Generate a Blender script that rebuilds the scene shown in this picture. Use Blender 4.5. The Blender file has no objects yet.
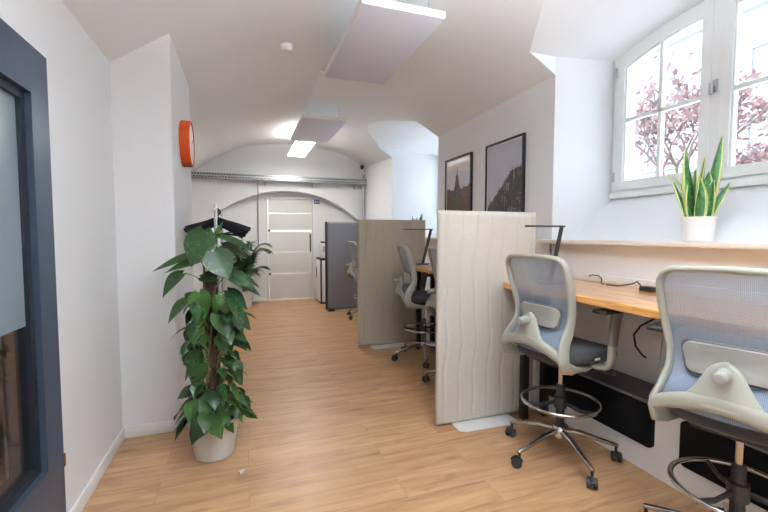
import bpy, bmesh, math, random
from mathutils import Vector, Matrix, noise
PI = math.pi
R = math.radians
SC = bpy.context.scene
COL = SC.collection
random.seed(7)

# ------------------------------------------------------------------ helpers
def V(*a): return Vector(a)

def lerp(a, b, t): return a + (b - a) * t

def interp(tab, x):
    """smooth (Catmull-Rom) interpolation of a table of (x, y)"""
    if x <= tab[0][0]: 
        (x0, y0), (x1, y1) = tab[0], tab[1]
        return y0 + (y1 - y0) / (x1 - x0) * (x - x0)
    if x >= tab[-1][0]:
        (x0, y0), (x1, y1) = tab[-2], tab[-1]
        return y1 + (y1 - y0) / (x1 - x0) * (x - x1)
    for i in range(len(tab) - 1):
        if tab[i][0] <= x <= tab[i + 1][0]: break
    x1, y1 = tab[i]; x2, y2 = tab[i + 1]
    m = (y2 - y1) / (x2 - x1)
    m1 = m if i == 0 else (y2 - tab[i - 1][1]) / (x2 - tab[i - 1][0])
    m2 = m if i + 2 >= len(tab) else (tab[i + 2][1] - y1) / (tab[i + 2][0] - x1)
    h = x2 - x1; t = (x - x1) / h
    return ((2*t**3 - 3*t*t + 1) * y1 + (t**3 - 2*t*t + t) * h * m1 + (-2*t**3 + 3*t*t) * y2 + (t**3 - t*t) * h * m2)

def tag(o, label=None, cat=None, group=None, kind=None):
    if label: o['label'] = label
    if cat: o['category'] = cat
    if group: o['group'] = group
    if kind: o['kind'] = kind
    return o

def empty(name, loc=(0, 0, 0), rz=0.0, label=None, cat=None, group=None, kind=None):
    o = bpy.data.objects.new(name, None)
    COL.objects.link(o)
    o.location = loc; o.rotation_euler = (0, 0, rz)
    o.empty_display_size = 0.1
    return tag(o, label, cat, group, kind)

def children(o): return [c for c in bpy.data.objects if c.parent == o]

def copy_tree(o, parent=None):
    c = o.copy(); COL.objects.link(c)
    if parent is not None: c.parent = parent
    for ch in children(o): copy_tree(ch, c)
    return c

class MB:
    """collects shapes into one bmesh"""
    def __init__(s): s.bm = bmesh.new(); s.mi = 0
    def face(s, vs):
        try:
            f = s.bm.faces.new(vs); f.material_index = s.mi; return f
        except ValueError: return None
    def box(s, x0, x1, y0, y1, z0, z1, r=0.0, seg=2, M=None):
        b = bmesh.new()
        bmesh.ops.create_cube(b, size=1.0)
        for v in b.verts:
            v.co = V(lerp(x0, x1, v.co.x + .5), lerp(y0, y1, v.co.y + .5), lerp(z0, z1, v.co.z + .5))
        if r > 0:
            r = min(r, .49 * min(abs(x1 - x0), abs(y1 - y0), abs(z1 - z0)))
            bmesh.ops.bevel(b, geom=b.edges[:], offset=r, segments=seg, profile=.5, affect='EDGES')
        s.merge(b, M); return s
    def merge(s, b, M=None):
        if M is not None: bmesh.ops.transform(b, matrix=M, verts=b.verts[:])
        mp = {}
        for v in b.verts: mp[v] = s.bm.verts.new(v.co)
        for f in b.faces: s.face([mp[v] for v in f.verts])
        b.free()
    def rings(s, rings, closed=True, cap=True, loop=False):
        vr = [[s.bm.verts.new(p) for p in r] for r in rings]
        n = len(vr[0])
        m = len(vr)
        for i in range(m if loop else m - 1):
            a, b = vr[i], vr[(i + 1) % m]
            for j in range(n if closed else n - 1):
                s.face([a[j], a[(j + 1) % n], b[(j + 1) % n], b[j]])
        if cap and not loop and closed:
            s.face(list(reversed(vr[0]))); s.face(vr[-1])
        return vr
    def lathe(s, prof, seg=32, c=(0, 0, 0), axis='z', M=None):
        """prof: list of (r, h)"""
        rings = []
        for r, h in prof:
            ring = []
            for k in range(seg):
                a = 2 * PI * k / seg
                p = V(max(r, 1e-5) * math.cos(a), max(r, 1e-5) * math.sin(a), h)
                if axis == 'x': p = V(p.z, p.x, p.y)
                elif axis == 'y': p = V(p.y, p.z, p.x)
                p += Vector(c)
                if M is not None: p = M @ p
                ring.append(p)
            rings.append(ring)
        s.rings(rings); return s
    def cyl(s, a, b, r, seg=16, r2=None):
        s.tube([a, b], r, seg, r2=r2); return s
    def tube(s, pts, r, seg=10, r2=None, loop=False):
        s.sweep(pts, lambda t: (lerp(r, r if r2 is None else r2, t),) * 2, seg=seg, loop=loop); return s
    def sweep(s, pts, size, hint=None, seg=12, e=1.0, loop=False):
        """size(t) -> (half size along hint, half size across); e<1 = squarer"""
        pts = [Vector(p) for p in pts]
        n = len(pts)
        rings = []; prev = None
        for i, p in enumerate(pts):
            if loop: t = pts[(i + 1) % n] - pts[i - 1]
            else: t = pts[min(i + 1, n - 1)] - pts[max(i - 1, 0)]
            t.normalize()
            if hint is not None: h = Vector(hint(i / (n - 1)) if callable(hint) else hint)
            elif prev is None: h = V(0, 0, 1) if abs(t.z) < .9 else V(1, 0, 0)
            else: h = prev
            a = h - t * h.dot(t)
            if a.length < 1e-6: a = t.orthogonal()
            a.normalize(); prev = a
            b = t.cross(a)
            wa, wb = size(i / (n - 1))
            ring = []
            for k in range(seg):
                g = 2 * PI * (k + .5) / seg
                cx, sx = math.cos(g), math.sin(g)
                ring.append(p + a * wa * math.copysign(abs(cx) ** e, cx) + b * wb * math.copysign(abs(sx) ** e, sx))
            rings.append(ring)
        s.rings(rings, loop=loop); return s
    def prism(s, poly, axis, a, b):
        """extrude a 2-D polygon; axis 'z': poly in xy, 'x': in yz, 'y': in xz"""
        def P(u, v, w):
            return {'z': V(u, v, w), 'x': V(w, u, v), 'y': V(u, w, v)}[axis]
        A = [s.bm.verts.new(P(u, v, a)) for u, v in poly]
        B = [s.bm.verts.new(P(u, v, b)) for u, v in poly]
        n = len(poly)
        s.face(list(reversed(A))); s.face(B)
        for i in range(n): s.face([A[i], A[(i + 1) % n], B[(i + 1) % n], B[i]])
        return s
    def grid(s, fn, nu, nv, mfn=None):
        g = [[s.bm.verts.new(fn(i / nu, j / nv)) for j in range(nv + 1)] for i in range(nu + 1)]
        for i in range(nu):
            for j in range(nv):
                f = s.face([g[i][j], g[i + 1][j], g[i + 1][j + 1], g[i][j + 1]])
                if f and mfn: f.material_index = mfn((i + .5) / nu, (j + .5) / nv)
        return g
    def build(s, name, mats, parent=None, smooth=True, angle=35, recalc=True, bevel=0):
        bm = s.bm
        if recalc: bmesh.ops.recalc_face_normals(bm, faces=bm.faces[:])
        me = bpy.data.meshes.new(name)
        bm.to_mesh(me); bm.free()
        for m in (mats if isinstance(mats, (list, tuple)) else [mats]): me.materials.append(m)
        if smooth:
            me.polygons.foreach_set('use_smooth', [True] * len(me.polygons))
            me.set_sharp_from_angle(angle=R(angle))
        o = bpy.data.objects.new(name, me)
        COL.objects.link(o)
        if parent is not None: o.parent = parent
        if bevel:
            m = o.modifiers.new('b', 'BEVEL'); m.width = bevel; m.segments = 2; m.limit_method = 'ANGLE'
        return o

# ------------------------------------------------------------------ materials
def newmat(name):
    m = bpy.data.materials.new(name); m.use_nodes = True
    nt = m.node_tree
    return m, nt, nt.nodes['Principled BSDF'], nt.nodes['Material Output']

def mat(name, col, rough=.6, metal=0.0, bump=0.0, bscale=40, vary=0.0, vscale=6, spec=.5, coat=0.0, sheen=0.0):
    m, nt, b, out = newmat(name)
    b.inputs['Base Color'].default_value = (*col, 1)
    b.inputs['Roughness'].default_value = rough
    b.inputs['Metallic'].default_value = metal
    b.inputs['Specular IOR Level'].default_value = spec
    if coat: b.inputs['Coat Weight'].default_value = coat
    if sheen: b.inputs['Sheen Weight'].default_value = sheen
    tc = nt.nodes.new('ShaderNodeTexCoord')
    if bump:
        n = nt.nodes.new('ShaderNodeTexNoise'); n.inputs['Scale'].default_value = bscale; n.inputs['Detail'].default_value = 4
        nt.links.new(tc.outputs['Object'], n.inputs['Vector'])
        bp = nt.nodes.new('ShaderNodeBump'); bp.inputs['Strength'].default_value = bump; bp.inputs['Distance'].default_value = .01
        nt.links.new(n.outputs['Fac'], bp.inputs['Height']); nt.links.new(bp.outputs['Normal'], b.inputs['Normal'])
    if vary:
        n = nt.nodes.new('ShaderNodeTexNoise'); n.inputs['Scale'].default_value = vscale; n.inputs['Detail'].default_value = 3
        nt.links.new(tc.outputs['Object'], n.inputs['Vector'])
        r = nt.nodes.new('ShaderNodeValToRGB')
        r.color_ramp.elements[0].position = .3; r.color_ramp.elements[1].position = .7
        r.color_ramp.elements[0].color = (*[c * (1 - vary) for c in col], 1)
        r.color_ramp.elements[1].color = (*[min(1, c * (1 + vary)) for c in col], 1)
        nt.links.new(n.outputs['Fac'], r.inputs['Fac']); nt.links.new(r.outputs['Color'], b.inputs['Base Color'])
    return m

def emis(name, col, strength):
    m, nt, b, out = newmat(name)
    b.inputs['Base Color'].default_value = (.8, .8, .8, 1)
    b.inputs['Emission Color'].default_value = (*col, 1)
    b.inputs['Emission Strength'].default_value = strength
    return m

def glass_mat(name, tint=(1, 1, 1), gloss=.06, rough=0.0):
    m, nt, b, out = newmat(name)
    nt.nodes.remove(b)
    t = nt.nodes.new('ShaderNodeBsdfTransparent'); t.inputs['Color'].default_value = (*tint, 1)
    g = nt.nodes.new('ShaderNodeBsdfGlossy'); g.inputs['Roughness'].default_value = rough
    lw = nt.nodes.new('ShaderNodeLayerWeight'); lw.inputs['Blend'].default_value = .25
    mm = nt.nodes.new('ShaderNodeMath'); mm.operation = 'MULTIPLY_ADD'
    mm.inputs[1].default_value = .5; mm.inputs[2].default_value = gloss * .4
    mx = nt.nodes.new('ShaderNodeMixShader')
    nt.links.new(lw.outputs['Fresnel'], mm.inputs[0]); nt.links.new(mm.outputs[0], mx.inputs['Fac'])
    nt.links.new(t.outputs[0], mx.inputs[1]); nt.links.new(g.outputs[0], mx.inputs[2])
    nt.links.new(mx.outputs[0], out.inputs['Surface'])
    return m

def frosted_mat(name, col, trans=.35, rough=.35):
    m, nt, b, out = newmat(name)
    b.inputs['Base Color'].default_value = (*col, 1); b.inputs['Roughness'].default_value = rough
    tl = nt.nodes.new('ShaderNodeBsdfTranslucent'); tl.inputs['Color'].default_value = (*col, 1)
    mx = nt.nodes.new('ShaderNodeMixShader'); mx.inputs['Fac'].default_value = trans
    nt.links.new(b.outputs[0], mx.inputs[1]); nt.links.new(tl.outputs[0], mx.inputs[2])
    nt.links.new(mx.outputs[0], out.inputs['Surface'])
    return m

def net_mat(name, col, cover=.55):
    m, nt, b, out = newmat(name)
    b.inputs['Base Color'].default_value = (*col, 1); b.inputs['Roughness'].default_value = .65
    t = nt.nodes.new('ShaderNodeBsdfTransparent')
    tc = nt.nodes.new('ShaderNodeTexCoord')
    fac = None
    for ax in ('Y', 'Z'):
        w = nt.nodes.new('ShaderNodeTexWave'); w.wave_type = 'BANDS'; w.bands_direction = ax
        w.inputs['Scale'].default_value = 60
        nt.links.new(tc.outputs['Object'], w.inputs['Vector'])
        if fac is None: fac = w
        else:
            mu = nt.nodes.new('ShaderNodeMath'); mu.operation = 'MAXIMUM'
            nt.links.new(fac.outputs['Fac'], mu.inputs[0]); nt.links.new(w.outputs['Fac'], mu.inputs[1]); fac = mu
    mr = nt.nodes.new('ShaderNodeMapRange')
    mr.inputs['From Min'].default_value = .35; mr.inputs['From Max'].default_value = 1.0
    mr.inputs['To Min'].default_value = cover - .3; mr.inputs['To Max'].default_value = min(1, cover + .22)
    nt.links.new(fac.outputs[0], mr.inputs['Value'])
    mx = nt.nodes.new('ShaderNodeMixShader')
    nt.links.new(mr.outputs[0], mx.inputs['Fac'])
    nt.links.new(t.outputs[0], mx.inputs[1]); nt.links.new(b.outputs[0], mx.inputs[2])
    nt.links.new(mx.outputs[0], out.inputs['Surface'])
    return m

def plank_mat(name):
    m, nt, b, out = newmat(name)
    tc = nt.nodes.new('ShaderNodeTexCoord')
    br = nt.nodes.new('ShaderNodeTexBrick')
    br.offset = .37; br.inputs['Scale'].default_value = 1.0
    br.inputs['Brick Width'].default_value = 1.25; br.inputs['Row Height'].default_value = .19
    br.inputs['Mortar Size'].default_value = .0012; br.inputs['Mortar Smooth'].default_value = .3
    br.inputs['Color1'].default_value = (0, 0, 0, 1); br.inputs['Color2'].default_value = (1, 1, 1, 1)
    br.inputs['Mortar'].default_value = (.5, .5, .5, 1)
    nt.links.new(tc.outputs['Object'], br.inputs['Vector'])
    # grain stretched along the plank (x)
    mp = nt.nodes.new('ShaderNodeMapping'); mp.inputs['Scale'].default_value = (1.3, 13, 1)
    nt.links.new(tc.outputs['Object'], mp.inputs['Vector'])
    ad = nt.nodes.new('ShaderNodeVectorMath'); ad.operation = 'ADD'
    sc = nt.nodes.new('ShaderNodeVectorMath'); sc.operation = 'SCALE'; sc.inputs['Scale'].default_value = 9
    nt.links.new(br.outputs['Color'], sc.inputs[0]); nt.links.new(mp.outputs[0], ad.inputs[0]); nt.links.new(sc.outputs[0], ad.inputs[1])
    n1 = nt.nodes.new('ShaderNodeTexNoise'); n1.inputs['Scale'].default_value = 1.6; n1.inputs['Detail'].default_value = 8; n1.inputs['Roughness'].default_value = .62; n1.inputs['Distortion'].default_value = .6
    nt.links.new(ad.outputs[0], n1.inputs['Vector'])
    rp = nt.nodes.new('ShaderNodeValToRGB'); cr = rp.color_ramp
    cr.elements[0].position = .28; cr.elements[0].color = (.32, .162, .075, 1)
    cr.elements[1].position = .72; cr.elements[1].color = (.64, .395, .215, 1)
    e = cr.elements.new(.48); e.color = (.51, .290, .145, 1)
    nt.links.new(n1.outputs['Fac'], rp.inputs['Fac'])
    # knots
    n2 = nt.nodes.new('ShaderNodeTexNoise'); n2.inputs['Scale'].default_value = 2.1; n2.inputs['Detail'].default_value = 2
    mp2 = nt.nodes.new('ShaderNodeMapping'); mp2.inputs['Scale'].default_value = (1.5, 5, 1)
    nt.links.new(tc.outputs['Object'], mp2.inputs['Vector']); nt.links.new(mp2.outputs[0], n2.inputs['Vector'])
    r2 = nt.nodes.new('ShaderNodeValToRGB')
    r2.color_ramp.elements[0].position = .62; r2.color_ramp.elements[0].color = (1, 1, 1, 1)
    r2.color_ramp.elements[1].position = .82; r2.color_ramp.elements[1].color = (.5, .42, .36, 1)
    nt.links.new(n2.outputs['Fac'], r2.inputs['Fac'])
    m1 = nt.nodes.new('ShaderNodeMix'); m1.data_type = 'RGBA'; m1.blend_type = 'MULTIPLY'; m1.inputs['Factor'].default_value = .8
    nt.links.new(rp.outputs['Color'], m1.inputs['A']); nt.links.new(r2.outputs['Color'], m1.inputs['B'])
    # tone per plank
    r3 = nt.nodes.new('ShaderNodeValToRGB')
    r3.color_ramp.elements[0].color = (.88, .87, .86, 1); r3.color_ramp.elements[1].color = (1.0, 1.0, 1.0, 1)
    nt.links.new(br.outputs['Color'], r3.inputs['Fac'])
    m2 = nt.nodes.new('ShaderNodeMix'); m2.data_type = 'RGBA'; m2.blend_type = 'MULTIPLY'; m2.inputs['Factor'].default_value = 1
    nt.links.new(m1.outputs['Result'], m2.inputs['A']); nt.links.new(r3.outputs['Color'], m2.inputs['B'])
    m3 = nt.nodes.new('ShaderNodeMix'); m3.data_type = 'RGBA'; m3.blend_type = 'MIX'
    nt.links.new(br.outputs['Fac'], m3.inputs['Factor'])
    nt.links.new(m2.outputs['Result'], m3.inputs['A']); m3.inputs['B'].default_value = (.24, .14, .08, 1)
    nt.links.new(m3.outputs['Result'], b.inputs['Base Color'])
    b.inputs['Roughness'].default_value = .36
    b.inputs['Specular IOR Level'].default_value = .5
    bp = nt.nodes.new('ShaderNodeBump'); bp.inputs['Strength'].default_value = .06; bp.inputs['Distance'].default_value = .004
    nt.links.new(n1.outputs['Fac'], bp.inputs['Height']); nt.links.new(bp.outputs['Normal'], b.inputs['Normal'])
    return m

def wood_mat(name, dark, light, axis_scale=(10, .9, 10), rough=.35):
    m, nt, b, out = newmat(name)
    tc = nt.nodes.new('ShaderNodeTexCoord')
    mp = nt.nodes.new('ShaderNodeMapping'); mp.inputs['Scale'].default_value = axis_scale
    nt.links.new(tc.outputs['Object'], mp.inputs['Vector'])
    n1 = nt.nodes.new('ShaderNodeTexNoise'); n1.inputs['Scale'].default_value = 1.8; n1.inputs['Detail'].default_value = 6; n1.inputs['Distortion'].default_value = 1.2
    nt.links.new(mp.outputs[0], n1.inputs['Vector'])
    rp = nt.nodes.new('ShaderNodeValToRGB'); cr = rp.color_ramp
    cr.elements[0].position = .3; cr.elements[0].color = (*dark, 1)
    cr.elements[1].position = .66; cr.elements[1].color = (*light, 1)
    nt.links.new(n1.outputs['Fac'], rp.inputs['Fac']); nt.links.new(rp.outputs['Color'], b.inputs['Base Color'])
    b.inputs['Roughness'].default_value = rough
    b.inputs['Coat Weight'].default_value = 1.0; b.inputs['Coat Roughness'].default_value = .2
    return m

def leaf_mat(name, c0, c1, vein=(.35, .5, .12), rough=.32):
    m, nt, b, out = newmat(name)
    g = nt.nodes.new('ShaderNodeNewGeometry')
    tc = nt.nodes.new('ShaderNodeTexCoord')
    rp = nt.nodes.new('ShaderNodeValToRGB')
    rp.color_ramp.elements[0].color = (*c0, 1); rp.color_ramp.elements[1].color = (*c1, 1)
    nt.links.new(g.outputs['Random Per Island'], rp.inputs['Fac'])
    n = nt.nodes.new('ShaderNodeTexNoise'); n.inputs['Scale'].default_value = 26; n.inputs['Detail'].default_value = 3; n.inputs['Distortion'].default_value = 1.5
    nt.links.new(tc.outputs['Object'], n.inputs['Vector'])
    r2 = nt.nodes.new('ShaderNodeValToRGB')
    r2.color_ramp.elements[0].position = .54; r2.color_ramp.elements[0].color = (0, 0, 0, 1)
    r2.color_ramp.elements[1].position = .70; r2.color_ramp.elements[1].color = (.55, .55, .55, 1)
    nt.links.new(n.outputs['Fac'], r2.inputs['Fac'])
    mx = nt.nodes.new('ShaderNodeMix'); mx.data_type = 'RGBA'
    nt.links.new(r2.outputs['Color'], mx.inputs['Factor'])
    nt.links.new(rp.outputs['Color'], mx.inputs['A']); mx.inputs['B'].default_value = (*vein, 1)
    nt.links.new(mx.outputs['Result'], b.inputs['Base Color'])
    b.inputs['Roughness'].default_value = rough
    tl = nt.nodes.new('ShaderNodeBsdfTranslucent')
    nt.links.new(mx.outputs['Result'], tl.inputs['Color'])
    ms = nt.nodes.new('ShaderNodeMixShader'); ms.inputs['Fac'].default_value = .22
    nt.links.new(b.outputs[0], ms.inputs[1]); nt.links.new(tl.outputs[0], ms.inputs[2])
    nt.links.new(ms.outputs[0], out.inputs['Surface'])
    return m

def attr_mat(name, rough=.5):
    m, nt, b, out = newmat(name)
    a = nt.nodes.new('ShaderNodeAttribute'); a.attribute_name = 'print_color'
    nt.links.new(a.outputs['Color'], b.inputs['Base Color'])
    b.inputs['Roughness'].default_value = rough
    b.inputs['Specular IOR Level'].default_value = .3; b.inputs['Coat Weight'].default_value = .1; b.inputs['Coat Roughness'].default_value = .03
    return m

M = {}
M['plaster'] = mat('plaster', (.785, .797, .815), .9, bump=.10, bscale=14, spec=.2)
M['ceiling'] = mat('ceiling_plaster', (.83, .85, .875), .92, bump=.14, bscale=10, spec=.15)
M['white_paint'] = mat('white_paint', (.82, .82, .81), .45)
M['window_white'] = mat('window_white', (.78, .79, .78), .4)
M['floor'] = plank_mat('oak_planks')
M['sill'] = mat('sill_board', (.74, .66, .59), .4, vary=.05, vscale=9)
M['navy'] = mat('navy_lacquer', (.032, .052, .085), .38, bump=.02, bscale=200)
M['navy_dark'] = mat('navy_bead', (.008, .012, .020), .5)
M['glass'] = glass_mat('clear_glass')
M['frost_blue'] = frosted_mat('frosted_foil', (.30, .38, .43), .25, .22)
M['frost_white'] = frosted_mat('frosted_white', (.70, .71, .70), .5, .3)
M['black_metal'] = mat('black_metal', (.012, .012, .013), .45)
M['black_plastic'] = mat('black_plastic', (.015, .015, .017), .5)
M['black_felt'] = mat('black_felt', (.008, .008, .010), .95, bump=.2, bscale=300, spec=.1)
M['velvet'] = mat('black_velvet', (.008, .007, .010), .9, sheen=.2, spec=.1)
M['chrome'] = mat('chrome', (.58, .565, .55), .14, 1.0)
M['galva'] = mat('galvanised', (.50, .52, .54), .38, .85, vary=.3, vscale=60)
M['steel'] = mat('brushed_steel', (.45, .46, .47), .4, .7)
M['chair_shell'] = mat('chair_shell', (.345, .34, .285), .5, bump=.03, bscale=250)
M['chair_shell_dark'] = mat('arm_sleeve', (.17, .17, .16), .45)
M['chair_pad'] = mat('lumbar_pad', (.31, .305, .28), .5)
M['pad_rim'] = mat('pad_rim', (.10, .10, .105), .6)
M['seat_fabric'] = mat('seat_fabric', (.035, .036, .042), .85, bump=.3, bscale=350, sheen=.1)
M['net'] = net_mat('back_net', (.27, .335, .43), .77)
M['felt_cream'] = mat('quilted_felt', (.545, .515, .455), .95, bump=.35, bscale=140, vary=.06, vscale=120, spec=.15)
M['felt_beige'] = mat('quilted_felt_beige', (.44, .385, .305), .95, bump=.35, bscale=140, vary=.06, vscale=120, spec=.15)
M['felt_grey'] = mat('grey_felt', (.23, .23, .26), .95, bump=.2, bscale=200, spec=.1)
M['acoustic_face'] = mat('acoustic_felt', (.72, .755, .88), .95, bump=.15, bscale=200, spec=.1)
M['desk_wood'] = wood_mat('desk_wood', (.46, .185, .045), (.86, .46, .15), (8, 1.6, 22), .3)
M['ledge_grey'] = mat('ledge_grey', (.125, .125, .135), .6)
M['orange'] = mat('orange_plastic', (.46, .052, .004), .5, spec=.25)
M['clock_face'] = mat('clock_face', (.74, .66, .60), .5)
M['pot_grey'] = mat('pot_glaze', (.52, .50, .47), .35)
M['pot_white'] = mat('pot_white', (.84, .84, .83), .35)
M['soil'] = mat('soil', (.03, .02, .014), .95, bump=.6, bscale=60)
M['coir'] = mat('coir_pole', (.06, .032, .017), .95, bump=.9, bscale=110, vary=.4, vscale=60)
M['pothos'] = leaf_mat('pothos_leaf', (.010, .042, .012), (.042, .115, .018), (.14, .23, .09), .36)
M['stem'] = mat('green_stem', (.16, .24, .06), .5)
M['stem_brown'] = mat('brown_stem', (.12, .07, .04), .7)
M['palm'] = leaf_mat('palm_leaf', (.018, .052, .018), (.045, .11, .03), (.05, .12, .03), .45)
M['snake_mid'] = mat('snake_mid', (.045, .15, .045), .35, vary=.6, vscale=45)
M['snake_edge'] = mat('snake_edge', (.52, .56, .22), .4)
M['trunk'] = mat('bark', (.12, .085, .07), .9)
M['redleaf'] = leaf_mat('red_leaf', (.15, .07, .075), (.26, .16, .15), (.22, .15, .12), .6)
M['facade'] = mat('facade', (.25, .25, .25), .9)
M['facade_trim'] = mat('facade_trim', (.29, .29, .29), .9)
M['facade_glass'] = mat('facade_glass', (.15, .16, .17), .3)
M['pavement'] = mat('pavement', (.72, .71, .70), .9, vary=.2)
M['print'] = attr_mat('framed_print')
M['blue_sign'] = mat('blue_sign', (.02, .10, .28), .4)
M['sign_white'] = mat('sign_white', (.8, .8, .8), .5)
M['bronze'] = mat('bronze', (.32, .17, .09), .4, .8)
M['dark_wood'] = mat('dark_wood', (.018, .013, .011), .4)
M['beige_wall'] = mat('beige_wall', (.55, .48, .40), .9)
M['led_dim'] = emis('led_panel_dimmed', (.85, .93, 1.0), 14.0)  # downward glow of the added fill lamps
M['led'] = emis('led_panel', (1.0, .97, .92), 18.0)
M['led_up_low'] = emis('led_uplight_dimmed', (1.0, .95, .88), 6.5)
M['led_up'] = emis('led_uplight', (.85, .93, 1.0), 78.0)  # upward glow of the added fill lamps

# ------------------------------------------------------------------ room shape
XR, XL, XP, XLB = 2.45, -.80, -.45, -1.20        # right wall, left wall, pier face, left wall behind the pier
Y0, YP0, YP1, YB, YBR = -3.2, 3.10, 4.12, 8.40, 8.66
NICHES = (-2.0, 1.875, 5.80)
XWS = (3.0, 3.0, 3.52)                            # window plane of each niche
SPLAY = (.16, .16, -.22)
NH = .895                                # half width of a window niche at the wall, window plane
SILLZ = 1.335
VT = [(-1.3, 2.10), (-.82, 2.47), (-.66, 2.578), (-.45, 2.722), (-.1, 2.90), (.35, 3.01), (.9, 3.06), (1.4, 3.03), (1.7, 2.98), (2.0, 2.91), (2.2, 2.83), (2.45, 2.69)]
GT = [(-4, 0), (2.8, 0), (3.6, -.01), (5.0, -.03), (6.6, .02), (8.4, .12), (9.0, .14)]
def zv(x, y):
    return interp(VT, x) + interp(GT, y)
def nh(x, i): return NH if x <= XR else NH - (x - XR) * SPLAY[i]
def zn(t): return 2.835 + .125 * (1 - t * t)
def xstar(t, yc):
    y = yc + t * NH
    a, b = 1.0, 2.449
    for _ in range(40):
        m = (a + b) / 2
        if zv(m, y) > zn(t): a = m
        else: b = m
    return (a + b) / 2

def build_ceiling():
    m = MB()
    ys = [Y0]
    for c in NICHES: ys += [c - NH, c + NH]
    ys.append(YB + .3)
    for i in range(len(ys) - 1):
        a, b = ys[i], ys[i + 1]
        if i % 2 == 0:
            n = max(4, int((b - a) / .25))
            m.grid(lambda u, v: V(lerp(XLB - .05, XR, u), lerp(a, b, v), zv(lerp(XLB - .05, XR, u), lerp(a, b, v))), 44, n)
        else:
            yc = NICHES[i // 2]; NT = 20
            cols = []
            for k in range(NT + 1):
                t = -1 + 2 * k / NT; y = yc + t * NH; xs = xstar(t, yc)
                A = [V(lerp(XLB - .05, xs, q / 36), y, zv(lerp(XLB - .05, xs, q / 36), y)) for q in range(37)]
                B = [V(lerp(xs, XR, q / 8), y, zn(t)) for q in range(9)] + [V(lerp(XR, XWS[i // 2] + .2, q / 4), yc + t * nh(lerp(XR, XWS[i // 2] + .2, q / 4), i // 2), zn(t)) for q in range(1, 5)]
                cols.append((A, B))
            for part in (0, 1):
                vs = [[m.bm.verts.new(p) for p in c[part]] for c in cols]
                for k in range(NT):
                    for q in range(len(vs[0]) - 1):
                        m.face([vs[k][q], vs[k][q + 1], vs[k + 1][q + 1], vs[k + 1][q]])
            for t in (-1, 1):                      # the vertical cheeks where the niche cuts the vault
                y = yc + t * NH; xs = xstar(t, yc)
                top = [m.bm.verts.new(V(lerp(xs, XR, q / 8), y, zn(t))) for q in range(9)]
                bot = [m.bm.verts.new(V(lerp(xs, XR, q / 8), y, zv(lerp(xs, XR, q / 8), y))) for q in range(9)]
                for q in range(8): m.face([top[q], top[q + 1], bot[q + 1], bot[q]])
    for yb in ys[1:-1]:                            # seal the joints between the strips from above
        m.grid(lambda u, v: V(lerp(XLB - .05, 1.8, u), yb - .04 + .08 * v, zv(lerp(XLB - .05, 1.8, u), yb) + .008), 44, 1)
    o = m.build('ceiling', M['ceiling'], angle=28, recalc=False)
    return tag(o, kind='structure')
build_ceiling()

def struct(name, m, mats, **k):
    return tag(m.build(name, mats, **k), kind='structure')

m = MB(); m.box(-1.5, 3.75, Y0 - .2, YB + .3, 3.36, 3.6)
struct('roof', m, M['plaster'], smooth=False)  # unseen slab added to block sky light leaking through the ceiling joints
# floor
m = MB(); m.box(-3.6, 3.0, Y0, 11.2, -.12, 0)
struct('floor', m, M['floor'], smooth=False)
# right wall: piers between the niches, parapets with sloped sills under the windows
m = MB()
mids = [Y0 - .2, -.06, 3.84, YB + .3]
for i, c in enumerate(NICHES):
    xo = XWS[i] + .2; dd = SPLAY[i] * (xo - XR)
    m.prism([(XR, mids[i]), (XR, c - NH), (xo, c - NH + dd), (xo, mids[i])], 'z', 0, 3.4)
    m.prism([(XR, c + NH), (XR, mids[i + 1]), (xo, mids[i + 1]), (xo, c + NH - dd)], 'z', 0, 3.4)
    xw = XWS[i]
    m.prism([(XR, 0), (xo, 0), (xo, 1.70), (xw + .02, 1.70), (2.60, SILLZ - .012), (XR, SILLZ - .012)], 'y', c - NH - .02, c + NH + .02)
struct('wall_right', m, M['plaster'], smooth=False)
# left wall with the door opening, then the pier and the wall behind it
DY0, DY1, DZ = .95, 2.15, 2.13
m = MB()
m.box(-1.0, XL, Y0, DY0, 0, 2.7); m.box(-1.0, XL, DY1, YP0 + .3, 0, 2.7); m.box(-1.0, XL, DY0, DY1, DZ, 2.7)
struct('wall_left', m, M['plaster'], smooth=False)
m = MB(); m.box(XLB - .1, XP, YP0, YP1, 0, 2.9)
struct('wall_left_pier', m, M['plaster'], smooth=False, bevel=.012)
m = MB(); m.box(XLB - .2, XLB, YP1 - .1, YB + .3, 0, 2.7)
struct('wall_left_rear', m, M['plaster'], smooth=False)
m = MB(); m.box(XLB - .2, 3.2, Y0 - .2, Y0, 0, 3.3)
struct('wall_front', m, M['plaster'], smooth=False)
# back wall: arched recess around the glass door
AC, AR, AX0, AX1, AZC = .85, 2.12, -.47, 2.36, .13
def arch_z(x): return AZC + math.sqrt(AR * AR - (x - AC) ** 2)
m = MB()
xs = sorted(set([XLB - .05, -.48, XR + .02] + [lerp(AX0, AX1, k / 48) for k in range(49)]))
P = lambda x, y, z: m.bm.verts.new(V(x, y, z))
for k in range(len(xs) - 1):
    a, b = xs[k], xs[k + 1]; mid = (a + b) / 2
    inside = AX0 < mid < AX1
    za = arch_z(a) if inside else 0; zb = arch_z(b) if inside else 0
    yy = YB if a >= -.481 else YB - .05
    m.face([P(a, yy, za), P(b, yy, zb), P(b, yy, zv(b, YB) + .06), P(a, yy, zv(a, YB) + .06)])
    if inside: m.face([P(a, YB, za), P(b, YB, zb), P(b, YBR, zb), P(a, YBR, za)])
P = lambda x, y, z: m.bm.verts.new(V(x, y, z))
m.face([P(-.48, YB - .05, 0), P(-.48, YB, 0), P(-.48, YB, 3.1), P(-.48, YB - .05, 3.1)])
for ax in (AX0, AX1): m.face([P(ax, YB, 0), P(ax, YBR, 0), P(ax, YBR, arch_z(ax)), P(ax, YB, arch_z(ax))])
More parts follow.
